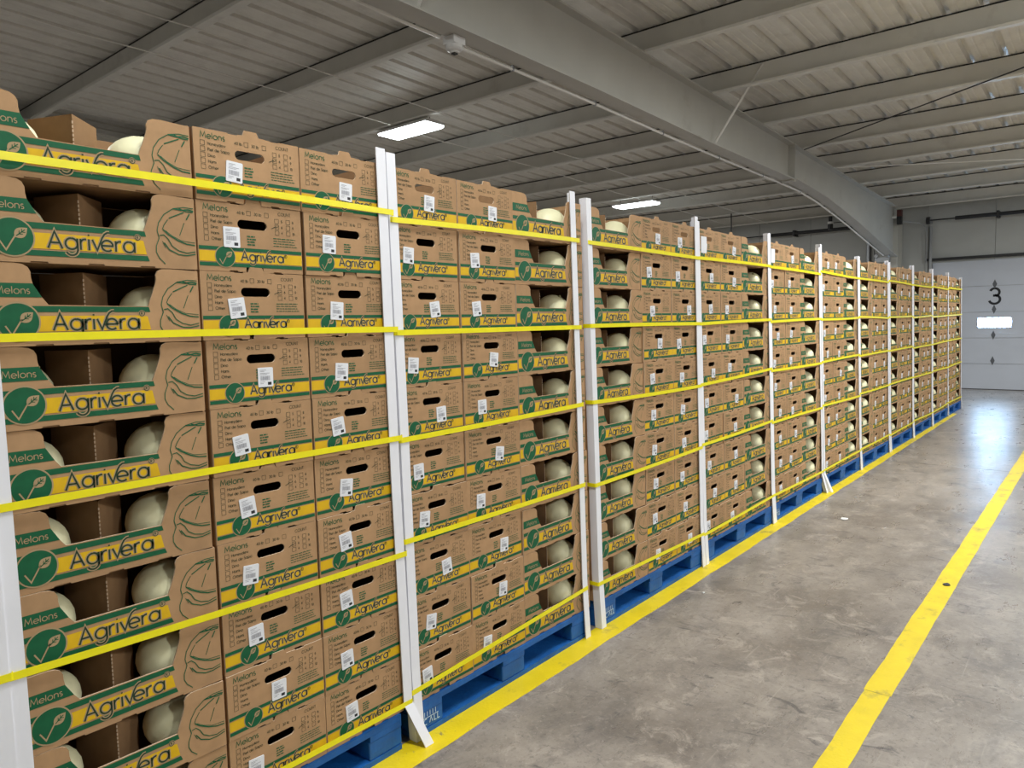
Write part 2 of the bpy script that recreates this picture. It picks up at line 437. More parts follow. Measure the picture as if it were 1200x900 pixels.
def stripe(pts_r, pts_l, name, z=0.0012):
    mb = MB()
    for k in range(len(pts_r) - 1):
        a, b, c, d = pts_r[k], pts_r[k + 1], pts_l[k + 1], pts_l[k]
        mb.face([(a[0], a[1], z), (b[0], b[1], z), (c[0], c[1], z), (d[0], d[1], z)], PAINT)
        mb.face([(a[0], a[1], 0), (b[0], b[1], 0), (b[0], b[1], z), (a[0], a[1], z)], PAINT)
        mb.face([(d[0], d[1], 0), (c[0], c[1], 0), (c[0], c[1], z), (d[0], d[1], z)], PAINT)
    return mb.build(name, floor, fix=False)
# worn-edged painted lines
def wob(x, y, amp=0.004): return (x, y + amp * (math.sin(x * 7.3) * 0.5 + math.sin(x * 17.1 + 1) * 0.35 + math.sin(x * 41) * 0.25))
xs = [-3 + 0.06 * k for k in range(int(14.95 / 0.06))]
tag(stripe([wob(x, 1.686 + 0.0047 * (x - 1.8)) for x in xs], [wob(x, 1.806, 0.003) for x in xs], 'painted_line'), 'yellow line along the foot of the pallets')
x1 = [-3.2 + 0.06 * k for k in range(102)]
x2 = [2.862 + 0.06 * k for k in range(int(9.2 / 0.06))]
tag(stripe([wob(x, 0.603 + 0.001 * x, 0.002) for x in x1], [wob(x, 0.686 + 0.002 * x, 0.003) for x in x1], 'painted_line'), 'nearer length of the yellow aisle line')
tag(stripe([wob(x, 0.596 + 0.0022 * x, 0.002) for x in x2], [wob(x, 0.688 + 0.0028 * x, 0.003) for x in x2], 'painted_line'), 'farther length of the yellow aisle line')

def wall(name, label, boxes):
    o = empty(name); tag(o, label, kind='structure')
    for b in boxes: MB().box(*b, WALLM).build('wall_panel', o)
    return o
def split(a, b, step, gap=0.006):
    out = []; y = a
    while y < b - 0.01: out.append((y, min(b, y + step) - gap)); y += step
    return out
wall('wall_back', 'grey sheet-metal end wall behind the roller doors', [(XW, XW + 0.12, a, b, 0, 3.9) for a, b in split(Y_RIGHT, Y_LEFT, 1.09)])
wall('wall_left', 'grey sheet-metal wall far behind the carton stacks', [(a, b, Y_LEFT, Y_LEFT + 0.12, 0, 4.6) for a, b in split(X_BACK, XW, 2.2)])
wall('wall_right', 'grey sheet-metal wall on the right of the aisle', [(a, b, Y_RIGHT - 0.12, Y_RIGHT, 0, 4.6) for a, b in split(X_BACK, XW, 2.2)])
wall('wall_front', 'grey sheet-metal wall behind the camera', [(X_BACK - 0.12, X_BACK, a, b, 0, 4.6) for a, b in split(Y_RIGHT, Y_LEFT, 2.4)])

ceiling = empty('ceiling'); tag(ceiling, 'ribbed metal roof on cold-formed purlins and tapered rafters', kind='structure')
# roof sheets: profile across y (0.276 m rib pitch, three ribs a sheet)
def roof_sheet(y0):
    prof = []
    for k in range(3):
        b = y0 + k * 0.276
        prof += [(b, 0.0), (b + 0.060, 0.0), (b + 0.068, 0.003), (b + 0.078, 0.003), (b + 0.086, 0.0), (b + 0.128, 0.0), (b + 0.136, 0.003), (b + 0.146, 0.003), (b + 0.154, 0.0),
                 (b + 0.196, 0.0), (b + 0.206, 0.055), (b + 0.254, 0.055), (b + 0.264, 0.0)]
    prof.append((y0 + 0.824, -0.003))
    mb = MB()
    rings = [[(x, y, deck_z(x) + z) for y, z in prof] for x in (X_BACK - 0.1, XW + 0.12)]
    mb.loft(rings, DECK, closed=False)
    rings = [[(x, y, deck_z(x) + 0.075) for y, z in prof] for x in (X_BACK - 0.1, XW + 0.12)]
    mb.loft(rings, DECK, closed=False)
    return mb
y = Y_RIGHT - 0.1
while y < Y_LEFT + 0.1:
    roof_sheet(y).build('roof_sheet', ceiling, fix=False); y += 0.828

# purlins: zee sections with a lipped bottom flange toward the camera
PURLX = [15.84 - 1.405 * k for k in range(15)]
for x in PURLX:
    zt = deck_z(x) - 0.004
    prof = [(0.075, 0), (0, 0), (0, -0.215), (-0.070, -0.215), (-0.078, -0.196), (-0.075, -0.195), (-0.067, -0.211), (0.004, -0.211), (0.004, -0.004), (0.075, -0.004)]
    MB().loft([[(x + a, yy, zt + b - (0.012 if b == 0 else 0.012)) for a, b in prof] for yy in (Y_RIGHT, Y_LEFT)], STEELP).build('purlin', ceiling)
    MB().box(x - 0.001, x + 0.074, Y_RIGHT, Y_LEFT, zt - 0.0115, zt + 0.001, DARKM).build('purlin_gap_shade', ceiling)  # black strip added to draw the shadow line between purlin and sheet

# tapered rafter with bolted end plates and a haunch running down to its column
def rafter(yr, name='rafter', braces=()):
    root = empty(name); root.parent = ceiling
    wd = 0.17
    bot = [(X_BACK, 3.34), (3.2, 3.318), (5.15, 3.293), (7.5, 3.235), (9.82, 3.205)]
    bot2 = [(9.86, 3.225), (10.5, 3.19), (11.27, 3.135), (12.1, 3.035), (12.83, 2.94), (13.9, 2.78), (15.0, 2.62), (15.62, 2.53)]
    def top(x): return deck_z(x) - 0.235
    for seg in (bot, bot2):
        # web
        mb = MB(); rings = []
        for x, z in seg:
            rings.append([(x, yr + wd / 2 - 0.004, z), (x, yr + wd / 2 + 0.004, z), (x, yr + wd / 2 + 0.004, top(x)), (x, yr + wd / 2 - 0.004, top(x))])
        mb.loft(rings, STEEL).build('web', root)
        for nm, fn in (('bottom_flange', lambda x, z: z), ('top_flange', lambda x, z: top(x))):
            rings = [[(x, yr, fn(x, z) - 0.007), (x, yr + wd, fn(x, z) - 0.007), (x, yr + wd, fn(x, z) + 0.007), (x, yr, fn(x, z) + 0.007)] for x, z in seg]
            MB().loft(rings, STEEL).build(nm, root)
    for a, b in ((9.822, 9.838), (9.842, 9.858)):
        MB().box(a, b, yr - 0.004, yr + wd + 0.004, 3.17, top(9.84) + 0.02, STEEL).build('splice_plate', root)
    for (xa, ya, za), (xb, yb, zb) in braces:
        MB().tube([(xa, ya, za), (xb, yb, zb)], 0.014, BRASS, 4).build('flange_brace', root)
    # column under the haunch
    cb = MB()
    cb.box(15.62, 15.95, yr + wd / 2 - 0.005, yr + wd / 2 + 0.005, 0, top(15.6), STEEL)
    cb.box(15.605, 15.622, yr, yr + wd, 0, 3.30, STEEL); cb.box(15.94, 15.955, yr, yr + wd, 0, 3.30, STEEL)
    cb.build('column', root)
    return root
PX7, PX3 = PURLX[6], PURLX[9]
rafter(3.33, braces=[((7.43, 3.345, 3.25), (7.40, 2.83, 3.93)), ((3.205, 3.35, 3.335), (3.19, 2.83, 4.03))])
rafter(9.75)
# eave trim over the doors
MB().box(XW - 0.05, XW, Y_RIGHT, Y_LEFT, 3.50, 3.66, STEELP).build('eave_strut', ceiling)

# sectional dock doors on the end wall
def door(name, label, yr, yl, number, tube_y1):
    o = empty(name); tag(o, label, kind='structure')
    xd = XW - 0.05
    z = 0.0
    for k in range(5):
        h = 0.4765
        MB().box(xd, XW - 0.006, yr, yl, z + (0.004 if k else 0.012), z + h - 0.004, DOORM).build('door_panel', o)
        z += h
    MB().box(xd + 0.012, XW - 0.004, yr, yl, 0.01, z, GALV).build('panel_hinge_strip', o)
    MB().box(xd - 0.004, XW - 0.01, yr, yl, 0.0, 0.012, DARKM).build('bottom_seal', o)
    MB().box(xd - 0.03, XW - 0.004, yr - 0.05, yl + 0.10, 2.425, 2.47, DARKM).build('header_seal', o)
    for yy, s in ((yl + 0.03, 1), (yr - 0.03, -1)):
        m = MB(); m.box(xd - 0.045, xd - 0.04, yy - 0.025, yy + 0.025, 0, 3.08, GALV); m.box(xd - 0.045, XW - 0.002, yy + s * 0.020 - 0.003, yy + s * 0.020 + 0.003, 0, 3.08, GALV)
        m.build('door_track', o)
        MB().box(XW - 0.03, XW - 0.002, yy + s * 0.05, yy + s * 0.09, 0, 3.05, WALLM).build('door_jamb', o)
    zt = 3.175
    MB().tube([(XW - 0.2, tube_y1, zt), (XW - 0.2, yr + 0.25, zt)], 0.035, DARKM, 12).build('torsion_spring', o)
    MB().tube([(XW - 0.2, yl + 0.10, zt), (XW - 0.2, yr - 0.10, zt)], 0.013, DARKM, 8).build('spring_shaft', o)
    for yy in (yl + 0.06, yr - 0.06):
        m = MB(); m.tube([(XW - 0.2, yy - 0.03, zt), (XW - 0.2, yy + 0.03, zt)], 0.065, DARKM, 12); m.box(XW - 0.2, XW, yy - 0.04, yy - 0.03, zt - 0.05, zt + 0.05, GALV)
        m.build('cable_drum', o)
    yc = (yr + yl) / 2
    MB().box(XW - 0.24, XW, yc - 0.02, yc + 0.02, zt - 0.06, zt + 0.06, DARKM).build('centre_bracket', o)
    if number:
        # number, diamonds on the joints, light slot
        pr = Print()
        pr.line([(a * 0.28, b * 0.28) for a, b in arc(0.29, 0.745, 0.255, 160, -78, 16)], 0.040, NUM, 0)
        pr.line([(a * 0.28, b * 0.28) for a, b in arc(0.29, 0.28, 0.30, 88, -165, 18, 0.28)], 0.040, NUM, 0)
        pr.line([(0.20 * 0.28, 0.53 * 0.28), (0.34 * 0.28, 0.53 * 0.28)], 0.040, NUM, 0)
        n = link('door_number', pr.mesh('door_number'), o, (xd - 0.002, 1.868, 1.577), (0, 0, -PI / 2))
        tag(n, 'black figure 3')
        dm = MB(); dm.loft([[(q, 0.036, 0), (q, 0, 0.085), (q, -0.036, 0), (q, 0, -0.085)] for q in (-0.0025, 0.0015)], DIAM)
        me = dm.mesh('diamond_mark'); fix_normals(me)
        for zz in (1.935, 1.477, 1.005, 0.535): link('diamond_mark', me, o, (xd, 1.79, zz))
        fr = MB(); y0, y1, z0, z1 = 1.525, 2.03, 1.152, 1.318
        for bx in ((y0 - 0.022, y1 + 0.022, z1, z1 + 0.02), (y0 - 0.022, y1 + 0.022, z0 - 0.02, z0), (y0 - 0.022, y0, z0, z1), (y1, y1 + 0.022, z0, z1)):
            fr.box(xd - 0.008, xd + 0.002, *bx, DOORM)
        wf = fr.build('window_frame', o)
        pts = []
        for cy, cz, a0 in ((y1 - 0.025, z1 - 0.025, 0), (y0 + 0.025, z1 - 0.025, 90), (y0 + 0.025, z0 + 0.025, 180), (y1 - 0.025, z0 + 0.025, 270)): pts += arc(cy, cz, 0.025, a0, a0 + 90, 5)
        m = MB(); m.loft([[(q, a, b) for a, b in pts] for q in (xd - 0.012, xd - 0.003)], DAY)
        p = m.build('window_pane', wf); tag(p, 'bright daylit window slot')
    return o
door('door_1', 'grey sectional dock door with a black figure 3 and a light slot', 0.72, 2.80, True, 2.42)
door('door_2', 'grey sectional dock door beyond the top of the carton wall', 3.96, 6.75, False, 5.9)

# ------------------------------------------------------------------ carton kit
LL, WW, TH = 0.460, 0.305, 0.179          # long side, end, layer height
BT = 0.0045                               # board thickness
HB = TH - 0.0012
def rounded_slot(x0, x1, z0, z1, n=8):
    r = (z1 - z0) / 2; zc = (z0 + z1) / 2
    return arc(x1 - r, zc, r, -90, 90, n) + arc(x0 + r, zc, r, 90, 270, n)

def end_outline(tabbed=True):
    w_, h = WW, HB
    o = [(0, 0), (0.082, 0), (0.084, 0.003), (0.106, 0.003), (0.108, 0), (0.425 * w_, 0), (0.430 * w_, 0.0155), (0.592 * w_, 0.0155), (0.597 * w_, 0), (0.69 * w_, 0), (0.70 * w_, 0.003), (0.77 * w_, 0.003), (0.78 * w_, 0), (w_, 0),
         (w_, h), (0.80 * w_, h), (0.795 * w_, h - 0.002), (0.71 * w_, h - 0.002), (0.70 * w_, h), (0.66 * w_, h), (0.655 * w_, h + 0.001), (0.62 * w_, h + 0.001)]
    if tabbed: o += [(0.600 * w_, h + 0.001), (0.578 * w_, h + 0.0145), (0.462 * w_, h + 0.0145), (0.447 * w_, h + 0.001)]
    o += [(0.40 * w_, h), (0.395 * w_, h - 0.002), (0.31 * w_, h - 0.002), (0.305 * w_, h), (0, h)]
    return o

def end_body(through):
    """End-on carton: slotted end board to the front, walls, base, back board."""
    w_, h, D = WW, HB, LL
    slot = rounded_slot(0.364 * w_, 0.648 * w_, 0.634 * TH, 0.768 * TH)
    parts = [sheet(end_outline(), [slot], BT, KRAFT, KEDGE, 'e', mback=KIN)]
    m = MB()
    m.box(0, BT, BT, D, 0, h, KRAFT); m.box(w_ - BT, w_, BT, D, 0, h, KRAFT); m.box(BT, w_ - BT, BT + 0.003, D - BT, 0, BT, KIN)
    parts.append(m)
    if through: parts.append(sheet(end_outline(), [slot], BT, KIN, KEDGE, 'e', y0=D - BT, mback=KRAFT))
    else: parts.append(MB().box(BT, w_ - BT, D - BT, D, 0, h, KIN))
    me = merge(parts).mesh('carton_body'); return me

def side_outline():
    l, h = LL, HB
    o = [(0, 0)]
    for u in (0.2, 0.45, 0.7): o += [((u - 0.004) * l, 0), (u * l, 0.0035), ((u + 0.07) * l, 0.0035), ((u + 0.074) * l, 0)]
    o += [(l, 0), (l, h * 0.985)]
    o += [(0.85 * l, h), (0.805 * l, h * 0.995), (0.782 * l, h * 0.965), (0.772 * l, h * 0.91), (0.773 * l, h * 0.85), (0.767 * l, h * 0.78), (0.750 * l, h * 0.66), (0.731 * l, h * 0.535), (0.724 * l, h * 0.485)]
    o += [(0.262 * l, h * 0.500), (0.228 * l, h * 0.62), (0.203 * l, h * 0.74), (0.197 * l, h * 0.82), (0.196 * l, h * 0.90), (0.185 * l, h * 0.955), (0.165 * l, h * 0.985), (0.13 * l, h), (0, h)]
    return o

def side_body():
    """Long-side-on carton: cut-away front board, full walls and back."""
    l, h, D = LL, HB, WW
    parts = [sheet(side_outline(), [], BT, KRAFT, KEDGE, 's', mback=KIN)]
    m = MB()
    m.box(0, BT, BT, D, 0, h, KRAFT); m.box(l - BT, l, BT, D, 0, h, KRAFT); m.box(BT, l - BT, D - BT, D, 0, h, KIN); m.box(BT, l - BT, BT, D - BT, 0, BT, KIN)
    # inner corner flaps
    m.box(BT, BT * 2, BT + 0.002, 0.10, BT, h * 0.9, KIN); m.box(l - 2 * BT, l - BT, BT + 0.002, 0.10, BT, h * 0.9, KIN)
    parts.append(m)
    return merge(parts).mesh('carton_body')

def divider_mesh():
    """Folded board standing in the open carton, fold to the front with a perforated edge."""
    l, h = LL, HB * 0.93; m = MB()
    a, b, c = (0.345 * l, 0.165), (0.455 * l, 0.045), (0.640 * l, 0.135); t = 0.004
    ring = lambda z: [(a[0], a[1], z), (b[0], b[1], z), (c[0], c[1], z), (c[0] - t, c[1] + t, z), (b[0], b[1] + 1.6 * t, z), (a[0], a[1] + t, z)]
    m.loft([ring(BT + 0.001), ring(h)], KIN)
    for k in range(14):
        z = 0.018 + k * (h - 0.03) / 14
        m.box(b[0] - 0.0014, b[0] + 0.0014, b[1] - 0.0014, b[1] + 0.0005, z, z + 0.006, KEDGE)
    me = m.mesh('divider'); fix_normals(me); return me

# end print
def end_band():
    w_ = WW; p = Print()
    p.rect(0.002, w_ - 0.002, 0.303 * TH, 0.353 * TH, GREEN, 0.0006); p.rect(0.002, w_ - 0.002, 0.070 * TH, 0.122 * TH, GREEN, 0.0006)
    p.rect(0.002, w_ - 0.002, 0.136 * TH, 0.288 * TH, YELL, 0.0006)
    return p
def end_letters(p=None):
    p = p or Print(); x0 = 0.385 * WW
    wordmark(p, x0, 0.166 * TH, 0.0257, 0.0062, KLINE, 0.0009)
    xe = wordmark(p, x0, 0.166 * TH, 0.0257, 0.0027, INK, 0.0012)
    p.ring(xe + 0.003, 0.262 * TH, 0.0042, 0.0013, INK, 0.0012, 14); p.text('R', xe + 0.0014, 0.262 * TH - 0.002, 0.004, 0.0009, INK, 0.0012)
    return p
def end_emblem(p=None):
    p = p or Print(); emblem(p, 0.236 * WW, 0.212 * TH, 0.0268); return p
def bars(p, x, z, wmax, n, dz, wd, m, y, seed):
    """Print too small to read: broken rules, one per text line."""
    rr = random.Random(seed)
    for k in range(n):
        xx = x; end = x + wmax * rr.uniform(0.7, 1.0)
        while xx < end - 0.002:
            ln = min(end - xx, rr.uniform(0.005, 0.013)); p.rect(xx, xx + ln, z - k * dz, z - k * dz + wd, m, y); xx += ln + 0.0018
def end_checks(p=None):
    p = p or Print(); w_ = WW; y = 0.0007
    p.text('Melons', 0.060 * w_, 0.862 * TH, 0.0158, 0.0019, GREEN, y, 0.2)
    names = ['Honeydew', 'Piel de Sapo', 'Dino', 'Hami', 'Other']
    for k, n in enumerate(names):
        z = (0.762 - 0.083 * k) * TH
        p.box(0.058 * w_, z, 0.0115, 0.0009, INK, y); p.text(n, 0.122 * w_, z + 0.002, 0.0075, 0.0010, INK, y, 0.2)
    p.text('40 lb', 0.365 * w_, 0.845 * TH, 0.0072, 0.0010, INK, y); p.box(0.455 * w_, 0.838 * TH, 0.0115, 0.0009, INK, y)
    p.text('30 lb', 0.525 * w_, 0.845 * TH, 0.0072, 0.0010, INK, y); p.box(0.628 * w_, 0.838 * TH, 0.0115, 0.0009, INK, y)
    p.text('COUNT', 0.765 * w_, 0.885 * TH, 0.0082, 0.0010, INK, y)
    for k, (a, b) in enumerate((('5', '8'), ('6', '9'), ('4', '10'))):
        z = (0.762 - 0.088 * k) * TH
        p.box(0.728 * w_, z, 0.0118, 0.0009, INK, y); p.text(a, 0.792 * w_, z + 0.003, 0.0065, 0.0010, INK, y)
        p.box(0.843 * w_, z, 0.0118, 0.0009, INK, y); p.text(b, 0.907 * w_, z + 0.003, 0.0065, 0.0010, INK, y)
    p.line([(0.690 * w_, 0.675 * TH), (0.742 * w_, 0.715 * TH)], 0.0014, INK, y); p.line([(0.736 * w_, 0.695 * TH), (0.765 * w_, 0.720 * TH)], 0.0012, INK, y)
    bars(p, 0.448 * w_, 0.520 * TH, 0.030, 4, 0.0072, 0.0034, GREEN, y, 3)
    bars(p, 0.705 * w_, 0.525 * TH, 0.078, 4, 0.0068, 0.0020, GREEN, y, 5)
    return p
# side print
def side_band():
    l = LL; p = Print()
    p.poly([(0.002, 0.408 * TH), (0.733 * l, 0.408 * TH), (0.7265 * l, 0.475 * TH), (0.262 * l, 0.482 * TH), (0.002, 0.482 * TH)], GREEN, 0.0006)
    p.poly([(0.002, 0.085 * TH), (0.745 * l, 0.085 * TH), (0.735 * l, 0.152 * TH), (0.002, 0.152 * TH)], GREEN, 0.0006)
    p.poly([(0.002, 0.172 * TH), (0.732 * l, 0.172 * TH), (0.718 * l, 0.350 * TH), (0.684 * l, 0.362 * TH), (0.002, 0.362 * TH)], YELL, 0.0006)
    p.poly([(0.002, 0.585 * TH), (0.237 * l, 0.585 * TH), (0.200 * l, 0.752 * TH), (0.002, 0.752 * TH)], GREEN, 0.0006)
    p.text('Melons', 0.050 * l, 0.628 * TH, 0.0150, 0.0017, KLINE, 0.0010, 0.2)
    return p
def side_letters(p=None):
    p = p or Print(); x0 = 0.275 * LL
    wordmark(p, x0, 0.185 * TH, 0.0372, 0.0088, KLINE, 0.0009)
    xe = wordmark(p, x0, 0.185 * TH, 0.0372, 0.0039, INK, 0.0012)
    p.disc(xe + 0.002, 0.390 * TH, 0.0078, KLINE, 0.0009, 16)
    p.ring(xe + 0.002, 0.390 * TH, 0.0060, 0.0014, INK, 0.0012, 16); p.text('R', xe + 0.0000, 0.390 * TH - 0.003, 0.006, 0.0011, INK, 0.0012)
    return p
def side_emblem(p=None):
    p = p or Print(); emblem(p, 0.132 * LL, 0.295 * TH, 0.0395); return p
def side_sketch(p=None):
    """Line drawing of a cut melon on the tall right panel."""
    p = p or Print()
    def q(x, z): return ((0.750 + (x - 800) / 390 * 0.246) * LL, 0.965 * (1 - z / 735) * TH)
    y = 0.0008
    def ln(pts, wd=0.0016, m=GREEN): p.line([q(*a) for a in pts], wd, m, y)
    ln([(1185, 92), (1100, 88), (1010, 112), (930, 180), (882, 270), (866, 350), (880, 425), (852, 510), (850, 570), (872, 630), (920, 690)], 0.0020)
    ln([(1010, 112), (1080, 120), (1140, 108), (1185, 120)], 0.0032); ln([(1060, 104), (1120, 130), (1180, 132)], 0.0026)
    ln([(1100, 140), (1030, 180), (970, 215)], 0.0026); ln([(960, 230), (925, 290), (912, 330)], 0.0018)
    ln([(1150, 150), (1120, 215)], 0.0030); ln([(1100, 250), (1055, 385)], 0.0017)
    ln([(915, 335), (960, 385), (1040, 440), (1110, 470), (1185, 478)], 0.0030); ln([(935, 345), (990, 395), (1070, 440), (1185, 452)], 0.0015)
    ln([(885, 400), (920, 390), (955, 430), (985, 500), (1040, 545), (1110, 565), (1185, 545)], 0.0022)
    ln([(920, 470), (960, 540), (1040, 585), (1110, 590), (1185, 572)], 0.0026); ln([(905, 455), (930, 520)], 0.0014)
    return p
def sticker_mesh():
    m = MB(); w_, h = 0.046, 0.053; pts = []
    for cx, cz, a0 in ((w_ - 0.003, h - 0.003, 0), (0.003, h - 0.003, 90), (0.003, 0.003, 180), (w_ - 0.003, 0.003, 270)): pts += arc(cx, cz, 0.003, a0, a0 + 90, 3)
    m.loft([[(a - w_ / 2, q, b - h / 2) for a, b in pts] for q in (-0.0028, -0.0004)], WHITE)
    me = m.mesh('shipping_label'); fix_normals(me); return me
def barcode_mesh():
    p = Print(); y = 0.0031; rr = random.Random(11)
    x = -0.016
    while x < 0.013:
        wd = rr.choice((0.0005, 0.0009, 0.0014)); p.rect(x, x + wd, -0.0085, 0.0035, GREY, y); x += wd + rr.choice((0.0005, 0.0008, 0.0012))
    p.rect(0.006, 0.017, -0.0215, -0.0135, BLACK, y)
    for z, a, b in ((0.019, -0.017, 0.002), (0.0155, -0.017, -0.004), (0.0105, -0.017, 0.012), (0.0070, -0.017, 0.004), (-0.0135, -0.017, -0.002), (-0.0175, -0.017, -0.007)):
        p.rect(a, b, z, z + 0.0011, GREY, y)
    return p.mesh('barcode')

M_END, M_ENDT, M_SIDE, M_DIV = end_body(False), end_body(True), side_body(), divider_mesh()
M_EB, M_EL, M_EE, M_EC = end_band().mesh('printed_band'), end_letters().mesh('lettering'), end_emblem().mesh('emblem'), end_checks().mesh('checklist_print')
M_SB, M_SL, M_SE, M_SS = side_band().mesh('printed_band'), side_letters().mesh('lettering'), side_emblem().mesh('emblem'), side_sketch().mesh('melon_drawing')
M_ST, M_BC = sticker_mesh(), barcode_mesh()

def melon_mesh(seed):
    rr = random.Random(seed); bm = bmesh.new()
    bmesh.ops.create_icosphere(bm, subdivisions=3, radius=1.0)
    ph = [rr.uniform(0, 6.3) for _ in range(3)]
    for v in bm.verts:
        c = v.co; k = 1 + 0.012 * math.sin(3 * c.x + ph[0]) + 0.012 * math.sin(4 * c.y + ph[1]) + 0.01 * math.sin(3 * c.z + ph[2])
        v.co = Vector((c.x * 0.078, c.y * 0.073, c.z * 0.073)) * k
    me = bpy.data.meshes.new('melon'); bm.to_mesh(me); bm.free()
    me.materials.append(MELON)
    me.polygons.foreach_set('use_smooth', [True] * len(me.polygons)); return me
M_MEL = [melon_mesh(k) for k in range(4)]
def scar_mesh():
    m = MB(); m.loft([[(math.cos(2 * PI * j / 8) * r, math.sin(2 * PI * j / 8) * r, z) for j in range(8)] for r, z in ((0.010, -0.002), (0.006, 0.0012), (0.004, 0.004), (0.0035, 0.006))], STEMM)
    me = m.mesh('stem_stub'); fix_normals(me); return me
M_SCAR = scar_mesh()

ORD = ['bottom', 'second', 'third', 'fourth', 'fifth', 'sixth', 'seventh', 'eighth', 'ninth', 'top']
def layer_word(t): return ('bottom layer' if t == 0 else 'top layer' if t == 9 else ORD[t] + ' layer up')
NTH = ['', 'second ', 'third ', 'fourth ', 'fifth ', 'sixth ', 'seventh ', 'eighth ', 'ninth ', 'tenth ']

# pallets: left edge x, layout of the three columns, lean of the stack (m of y per m of z)
PAL = [(-0.63, 'WWL', 0.0), (0.468, 'LWW', 0.006), (1.582, 'WWL', 0.012), (2.732, 'LWW', 0.018), (3.830, 'WWL', 0.022), (4.912, 'WWL', 0.024), (6.020, 'WWL', 0.026),
       (7.10, 'LWW', 0.024), (8.215, 'LWW', 0.022), (9.31, 'LWW', 0.02), (10.42, 'LWW', 0.02), (11.49, 'WWL', 0.02)]
Z0 = 0.1225; YF = 1.792
def pal_word(i):
    if i == 0: return 'pallet left of nearest'
    if i == 11: return 'farthest pallet'
    return NTH[i - 1] + 'nearest pallet'

rnd = random.Random(21)
def add(name, me, parent, loc=None, rot=None): return link(name, me, parent, loc, rot)

def build_stack(i, x0, layout, lean):
    near = i <= 5
    gaps = 0.006
    x = x0; nW = 0
    for ci, kind in enumerate(layout):
        cw = LL if kind == 'L' else WW
        # columns drift a little, and step at one layer
        step_at = rnd.randint(3, 7); step = rnd.uniform(-0.006, 0.006); colj = rnd.uniform(-0.002, 0.002)
        if i == 1 and ci == 1: step_at, step = 7, -0.009
        if kind == 'W': nW += 1
        for t in range(10):
            jx = colj + rnd.uniform(-0.0018, 0.0018) + (step if t >= step_at else 0) * 0.5
            jy = rnd.uniform(-0.002, 0.004)
            z = Z0 + TH * t
            o = empty('melon_carton', (x + jx, YF + 0.001 + lean * z + jy, z + 0.0004), rnd.uniform(-0.008, 0.008))
            if kind == 'W':
                which = 'left' if nW == 1 else 'right'
                tag(o, 'brown carton end with handle slot, %s, %s end column, %s' % (layer_word(t), which, pal_word(i)), 'carton', 'carton ends in the stacked wall')
                add('carton_body', M_ENDT if t == 9 else M_END, o)
                b = tag(add('printed_band', M_EB, o), 'green and yellow printed band')
                add('emblem', M_EE, b); add('lettering', M_EL, b)
                tag(add('checklist_print', M_EC, o), kind='stuff')
                r = rnd.random()
                if r < 0.62: sx, sz = rnd.uniform(0.22, 0.36), rnd.uniform(0.40, 0.52)
                else: sx, sz = rnd.uniform(0.50, 0.66), rnd.uniform(0.40, 0.50)
                s = tag(add('shipping_label', M_ST, o, (sx * WW, 0, sz * TH), (0, rnd.uniform(-0.14, 0.14), 0)), 'white stuck-on label')
                add('barcode', M_BC, s)
                if i in (4, 5) and nW == 1 and t == 9:
                    s2 = tag(add('shipping_label', M_ST, o, (0.27 * WW, -0.0005, 0.50 * TH)), 'larger white placard'); s2.scale = (1.5, 1.0, 1.75)
            else:
                tag(o, 'open-sided brown carton showing melons, %s, %s' % (layer_word(t), pal_word(i)), 'carton', 'open-sided cartons in the stacked wall')
                add('carton_body', M_SIDE, o); add('divider', M_DIV, o)
                b = tag(add('printed_band', M_SB, o), 'green and yellow printed band')
                add('emblem', M_SE, b); add('lettering', M_SL, b)
                add('melon_drawing', M_SS, o)
                spots = [('right', 0.800 if i == 1 else 0.760)] + ([('left', 0.155)] if i in (0, 1) else [])
                for side, u in spots:
                    k = rnd.uniform(0.94, 1.06)
                    if i == 1: k *= 0.97
                    mz = z + 0.0055 + 0.0722 * k
                    m = link('honeydew_melon', rnd.choice(M_MEL), None, (x + jx + (u + rnd.uniform(-0.015, 0.015)) * LL, YF + lean * z + 0.087 + rnd.uniform(-0.002, 0.010), mz), None)
                    m.rotation_euler = (0, 0, rnd.uniform(-0.25, 0.25)); m.scale = (k, k, k)
                    tag(m, 'pale honeydew melon at %s of open carton, %s, %s' % (side, layer_word(t), pal_word(i)), 'melon', 'honeydew melons in the open cartons')
                    if near and rnd.random() < 0.3:
                        a = rnd.uniform(-0.9, 0.9); d = Vector((math.sin(a), -0.5, 0.9)).normalized()
                        pos = Vector((d.x * 0.078, d.y * 0.073, d.z * 0.073)) / math.sqrt(1)
                        q = add('stem_stub', M_SCAR, m, pos); q.rotation_mode = 'QUATERNION'; q.rotation_quaternion = d.to_track_quat('Z', 'Y')
        x += cw + (0.010 if (i == 1 and kind == 'L') else gaps)

